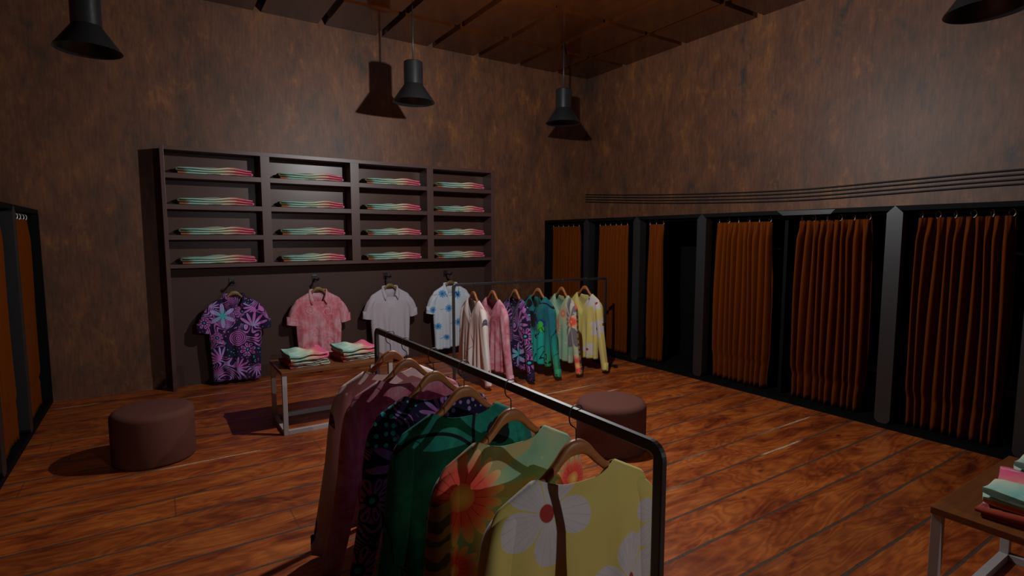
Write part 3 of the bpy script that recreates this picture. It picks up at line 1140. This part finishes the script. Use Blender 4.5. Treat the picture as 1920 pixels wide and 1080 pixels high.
# ------------------------------------------------------------------ tables with folded piles
def make_table():
    root = empty('display_table', (0, 0, 0))
    W, D = 0.99, 0.57
    obj('tabletop', B(0, W, 0, D, 0.522, 0.552, bev=0.003), M_TOP, root)
    t = 0.038
    for x in (0.004, W - t - 0.004):
        for y in (0.004, D - t - 0.004):
            obj('leg', B(x, x + t, y, y + t, 0, 0.5215, bev=0.002), M_TUBE, root)
    for y in (0.004, D - t - 0.004):
        obj('base_rail', B(t + 0.005, W - t - 0.005, y, y + t, 0.0, t, bev=0.002), M_TUBE, root)
    for x in (0.004, W - t - 0.004):
        obj('base_rail', B(x, x + t, t + 0.005, D - t - 0.005, 0.0, t, bev=0.002), M_TUBE, root)
    return root


MF2 = m_folded('pastel_dyed_cloth_small', 0.36, 0.07)
MF3 = m_folded_low()
tb = make_table()
tb.location = (0.850, 4.865, 0)
tag(tb, 'brown-topped display table with pale tube legs between ottoman and shelf unit', 'table', 'low display tables')
tb2 = copy_tree(tb)
tb2.location = (2.727, 0.325, 0)
tag(tb2, 'brown-topped display table with pale tube legs at the lower right edge', 'table', 'low display tables')
lo0 = hi0 = None
for T, (tx, ty), nm in ((tb, (0.850, 4.865), 'middle table'), (tb2, (2.727, 0.325), 'lower right table')):
    for k, (dx, dy, rz) in enumerate(((0.245, 0.27, 4), (0.70, 0.29, 6))):
        if lo0 is None:
            lo = lo0 = obj('folded_shirt', fold_mesh(0.36, 0.34, 0.050, 3, 21), MF3, smooth=True, angle=50)
            hi = hi0 = obj('folded_shirt', fold_mesh(0.36, 0.33, 0.080, 2, 22, 0.03, 0.06), MF2, smooth=True, angle=50)
        else:
            lo = lo0.copy(); C.objects.link(lo)
            hi = hi0.copy(); C.objects.link(hi)
        lo.location = (tx + dx, ty + dy, 0.5525)
        hi.location = (tx + dx - 0.005, ty + dy, 0.604)
        lo.rotation_euler = (0, 0, R(rz))
        hi.rotation_euler = (0, 0, R(rz + 2))
        pos = ('left', 'right')[k]
        tag(lo, 'striped folded shirt at the bottom of the %s pile on the %s' % (pos, nm), 'shirt', 'folded shirts on the tables')
        tag(hi, 'pastel folded shirt on top of the %s pile on the %s' % (pos, nm), 'shirt', 'folded shirts on the tables')


# ------------------------------------------------------------------ ottomans
def make_otto(r, h):
    prof = [(0, 0)] + [(r - 0.015, 0), (r - 0.004, 0.006), (r, 0.02), (r, h * .5), (r, h - 0.06)]
    for k in range(1, 9):
        a = k / 8 * PI / 2
        prof.append((r - 0.055 + 0.055 * math.cos(a), h - 0.06 + 0.050 * math.sin(a)))
    prof += [(r * 0.6, h - 0.004), (r * 0.3, h), (0, h)]
    return obj('ottoman', lathe(bmesh.new(), prof, 72), M_OTTO, smooth=True, angle=60)


ot = make_otto(0.278, 0.405)
ot.location = (-0.072, 4.95, 0)
tag(ot, 'round brown upholstered ottoman on the left, before the bare wall', 'ottoman', 'round ottomans')
ot2 = ot.copy()
C.objects.link(ot2)
ot2.location = (3.03, 3.165, 0)
tag(ot2, 'round brown upholstered ottoman on the right, behind the foreground rack', 'ottoman', 'round ottomans')


# ------------------------------------------------------------------ pendant lamps
def make_pendant():
    root = empty('pendant_lamp', (0, 0, 0))
    zb = 3.255 - ZC
    body = lathe(bmesh.new(), [(0, zb + .455), (0.10, zb + .455), (0.108, zb + .448), (0.109, zb + .20), (0.105, zb + .198)], 48)
    obj('cylinder_housing', body, M_PEND, root, smooth=True, angle=40)
    cone = lathe(bmesh.new(), [(0.106, zb + .199), (0.240, zb + .006), (0.242, zb), (0.236, zb + .002), (0.100, zb + .190), (0, zb + .190)], 64)
    obj('cone_shade', cone, M_PEND, root, smooth=True, angle=40)
    obj('cord', tube(bmesh.new(), [(0, 0, 0.0), (0, 0, zb + .45)], 0.0085, 10), M_CORD, root, smooth=True)
    return root


pd0 = make_pendant()
for i, (x, y, lb) in enumerate(((-0.375, 5.92, 'leftmost black pendant lamp hanging before the bare wall'), (2.615, 6.08, 'black pendant lamp hanging above the shelf unit'),
                                (4.81, 6.06, 'black pendant lamp hanging near the room corner'), (4.90, 1.50, 'black pendant lamp cut off by the upper right frame edge'))):
    p = pd0 if i == 0 else copy_tree(pd0)
    p.location = (x, y, ZC)
    tag(p, lb, 'lamp', 'pendant lamps')


# ------------------------------------------------------------------ changing cubicles
def curtain_bm(y0, y1, nf, seed, side=-1, ztop=1.862, zbot=0.06, depth=0.038):
    """hangs in the y/z plane; pleats bulge along x; gathered at knee height"""
    rnd = random.Random(seed)
    N = nf * 14
    NZ = 40
    bm = bmesh.new()
    W = y1 - y0
    amp = [rnd.uniform(0.75, 1.2) for _ in range(nf + 2)]
    ph = [rnd.uniform(-0.5, 0.5) for _ in range(nf + 2)]
    rows = []
    cm = (y0 + y1) / 2
    for j in range(NZ + 1):
        v = j / NZ
        z = ztop + (zbot - ztop) * v
        gath = math.exp(-((z - 0.33 - 0.03 * math.sin(0.9 * seed)) / 0.030) ** 2)
        top = sm(v / 0.12)
        row = []
        for i in range(N + 1):
            u = i / N
            k = min(nf, int(u * nf))
            a = 2 * PI * u * nf
            kf = u * nf; k0 = int(kf); k1 = min(k0 + 1, nf); am = amp[k0] + (amp[k1] - amp[k0]) * (kf - k0)
            A = depth * am * (0.35 + 0.65 * top) * (1 - 0.45 * gath) * (1.0 - 0.25 * sm((0.35 - z) / 0.1))
            yy = y0 + W * u
            narrow = 1 - 0.055 * (1 - sm(v / 0.5)) - 0.05 * sm((0.45 - z) / 0.3) + 0.0
            yy = cm + (yy - cm) * narrow + 0.010 * math.sin(u * 17 + 3 * v + seed) * top
            s = math.sin(a + 0.5 * math.sin(2.5 * v + 5 * u + seed))
            p = abs(math.sin(a / 2 + 0.3 * math.sin(2.5 * v + 5 * u + seed))) ** 0.75
            x = side * A * (2 * p - 1) + 0.006 * math.sin(7 * u + 5 * v + seed)
            if v < 0.12:
                x += 0.006 * math.sin(a * 2.5) * (1 - top)
            row.append(bm.verts.new((x, yy, z + 0.004 * math.sin(a) * (1 if j == NZ else 0))))
        rows.append(row)
    for a, b in zip(rows, rows[1:]):
        for i in range(N):
            bm.faces.new((a[i], a[i + 1], b[i + 1], b[i]))
    return bm


def make_curtain(name_label, x, y0, y1, nf, seed, rings, side, grp, depth=0.038):
    o = obj('cubicle_curtain', curtain_bm(0, y1 - y0, nf, seed, -side, depth=depth), M_CURT, smooth=True)
    o.location = (x, y0, 0)
    md = o.modifiers.new('thickness', 'SOLIDIFY')
    md.thickness = 0.004
    md.offset = 0
    tag(o, name_label, 'curtain', grp)
    W = y1 - y0
    for k in range(rings):
        yy = W * (0.06 + 0.88 * k / max(1, rings - 1))
        pts = [(0.002 + 0.020 * math.cos(2 * PI * q / 20), yy + 0.026 * math.cos(2 * PI * q / 20) * (0.6 if k % 2 else 1), 1.884 + 0.030 * math.sin(2 * PI * q / 20)) for q in range(20)]
        obj('curtain_ring', tube(bmesh.new(), pts, 0.0042, 6, closed=True), M_RING, o, smooth=True)
    return o


def prism(bm, poly, x0, x1):
    """poly in (y,z), extruded in x"""
    a = [bm.verts.new((x0, y, z)) for y, z in poly]
    b = [bm.verts.new((x1, y, z)) for y, z in poly]
    n = len(poly)
    bm.faces.new(a)
    bm.faces.new(b[::-1])
    for i in range(n):
        bm.faces.new((a[i], a[(i + 1) % n], b[(i + 1) % n], b[i]))
    return bm


def post_bm(yc, x0, x1, w_=0.062):
    pts = [(yc - w_, 0.085), (yc - w_ + 0.01, 0.062), (yc - 0.03, 0.045), (yc + 0.03, 0.045), (yc + w_ - 0.01, 0.062), (yc + w_, 0.085), (yc + w_, 1.905), (yc, 1.966), (yc - w_, 1.905)]
    return prism(bmesh.new(), pts, x0, x1)


# right-hand row: front at x = 5.36
XF = 5.36
cu = empty('changing_cubicles', (XF, 3.0, 0))
tag(cu, 'long row of black changing cubicles along the right wall', 'changing cubicle', 'rows of changing cubicles')


def cb(name, x0, x1, y0, y1, z0, z1, m=M_BOOTH, bev=0.0):
    return obj(name, B(x0 - XF, x1 - XF, y0 - 3.0, y1 - 3.0, z0, z1, bev=bev), m, cu)


YE = -1.8
cb('floor_plinth', XF, XR - .002, YE, YB - .002, 0, 0.046)
cb('roof_board', XF + 0.002, XR - .002, YE, YB - .002, 1.925, 1.966)
cb('back_board', XR - 0.03, XR - .003, YE, YB - .003, 0.047, 1.924)
cb('end_board', XF, XF + 0.30, YB - 0.05, YB - .003, 0.047, 1.924)
PY = (6.18, 5.175, 4.150, 3.20, 2.163, 1.215, 0.2, -0.8)
for y in PY:
    if y != 3.20:
        o = obj('post', post_bm(y - 3.0, -0.004, 0.11), M_POST, cu)
    cb('partition', XF + 0.13, XR - 0.031, y - 0.018, y + 0.018, 0.047, 1.924)
# lighter strip added to paint the lit stretch of the mitred top rail
obj('lit_rail_strip', prism(bmesh.new(), [(2.66 - 3, 1.958), (3.232 - 3, 1.962), (3.17 - 3, 1.915), (2.70 - 3, 1.915)], -0.004, 0.02), M_POST, cu)
cb('curtain_rail', XF + 0.128, XF + 0.142, YE, YB - 0.06, 1.893, 1.907, M_ROD)
cn = ['beside the back wall', 'second from the back wall', 'third from the back wall, drawn half open', 'third from the right frame edge', 'second from the right frame edge', 'nearest to the right frame edge']
for k, (y0, y1, nf, rg) in enumerate(((6.47, 7.19, 10, 6), (5.45, 6.07, 10, 6), (4.83, 5.09, 5, 3), (3.345, 4.055, 10, 6), (2.385, 3.09, 10, 6), (1.385, 2.055, 10, 6))):
    make_curtain('rust brown curtain, right cubicle row, ' + cn[k], XF + 0.135, y0, y1, nf, 50 + k, rg, 1, 'curtains of the right cubicle row', (0.026, 0.028, 0.032, 0.046, 0.060, 0.066)[k])
for k, (y, z, lb) in enumerate(((2.45, 0.40, 'small grey-pink bench inside the cubicle left of the broad grey post'), (1.45, 0.40, 'small grey-pink bench inside the rightmost visible cubicle'))):
    b = empty('bench', (XR - 0.25, y, 0.046))
    obj('seat', B(-0.17, 0.17, -0.16, 0.16, z - 0.06, z, bev=0.01), M_BENCH, b)
    for sx in (-1, 1):
        for sy in (-1, 1):
            obj('leg', B(sx * 0.14 - .015, sx * 0.14 + .015, sy * 0.13 - .015, sy * 0.13 + .015, 0, z - 0.061), M_BLACK, b)
    tag(b, lb, 'bench', 'cubicle benches')

# left-hand row: front at x = -0.95
XG = -0.95
cl = empty('changing_cubicles', (XG, 3.0, 0))
tag(cl, 'row of black changing cubicles along the left frame edge', 'changing cubicle', 'rows of changing cubicles')


def lb_(name, x0, x1, y0, y1, z0, z1, m=M_BOOTH):
    return obj(name, B(x0 - XG, x1 - XG, y0 - 3.0, y1 - 3.0, z0, z1), m, cl)


lb_('floor_plinth', XL + .002, XG, YE, YB - .002, 0, 0.046)
lb_('roof_board', XL + .002, XG - .002, YE, YB - .002, 1.925, 1.966)
lb_('back_board', XL + .003, XL + .03, YE, YB - .003, 0.047, 1.924)
lb_('end_board', XG - .30, XG, YB - 0.05, YB - .003, 0.047, 1.924)
for y in (6.02, 5.0, 4.0, 3.0, 2.0):
    obj('post', post_bm(y - 3.0, -0.11, 0.004), M_POST, cl)
    lb_('partition', XL + .031, XG - 0.13, y - 0.018, y + 0.018, 0.047, 1.924)
lb_('curtain_rail', XG - 0.102, XG - 0.088, YE, YB - 0.06, 1.893, 1.907, M_ROD)
for k, (y0, y1) in enumerate(((6.16, 6.98), (5.10, 5.84), (4.10, 4.90))):
    make_curtain('rust brown curtain, left cubicle row, ' + ('beside the back wall', 'second from the back wall', 'cut by the left frame edge')[k], XG - 0.075, y0, y1, 11, 70 + k, 6, -1, 'curtains of the left cubicle row')
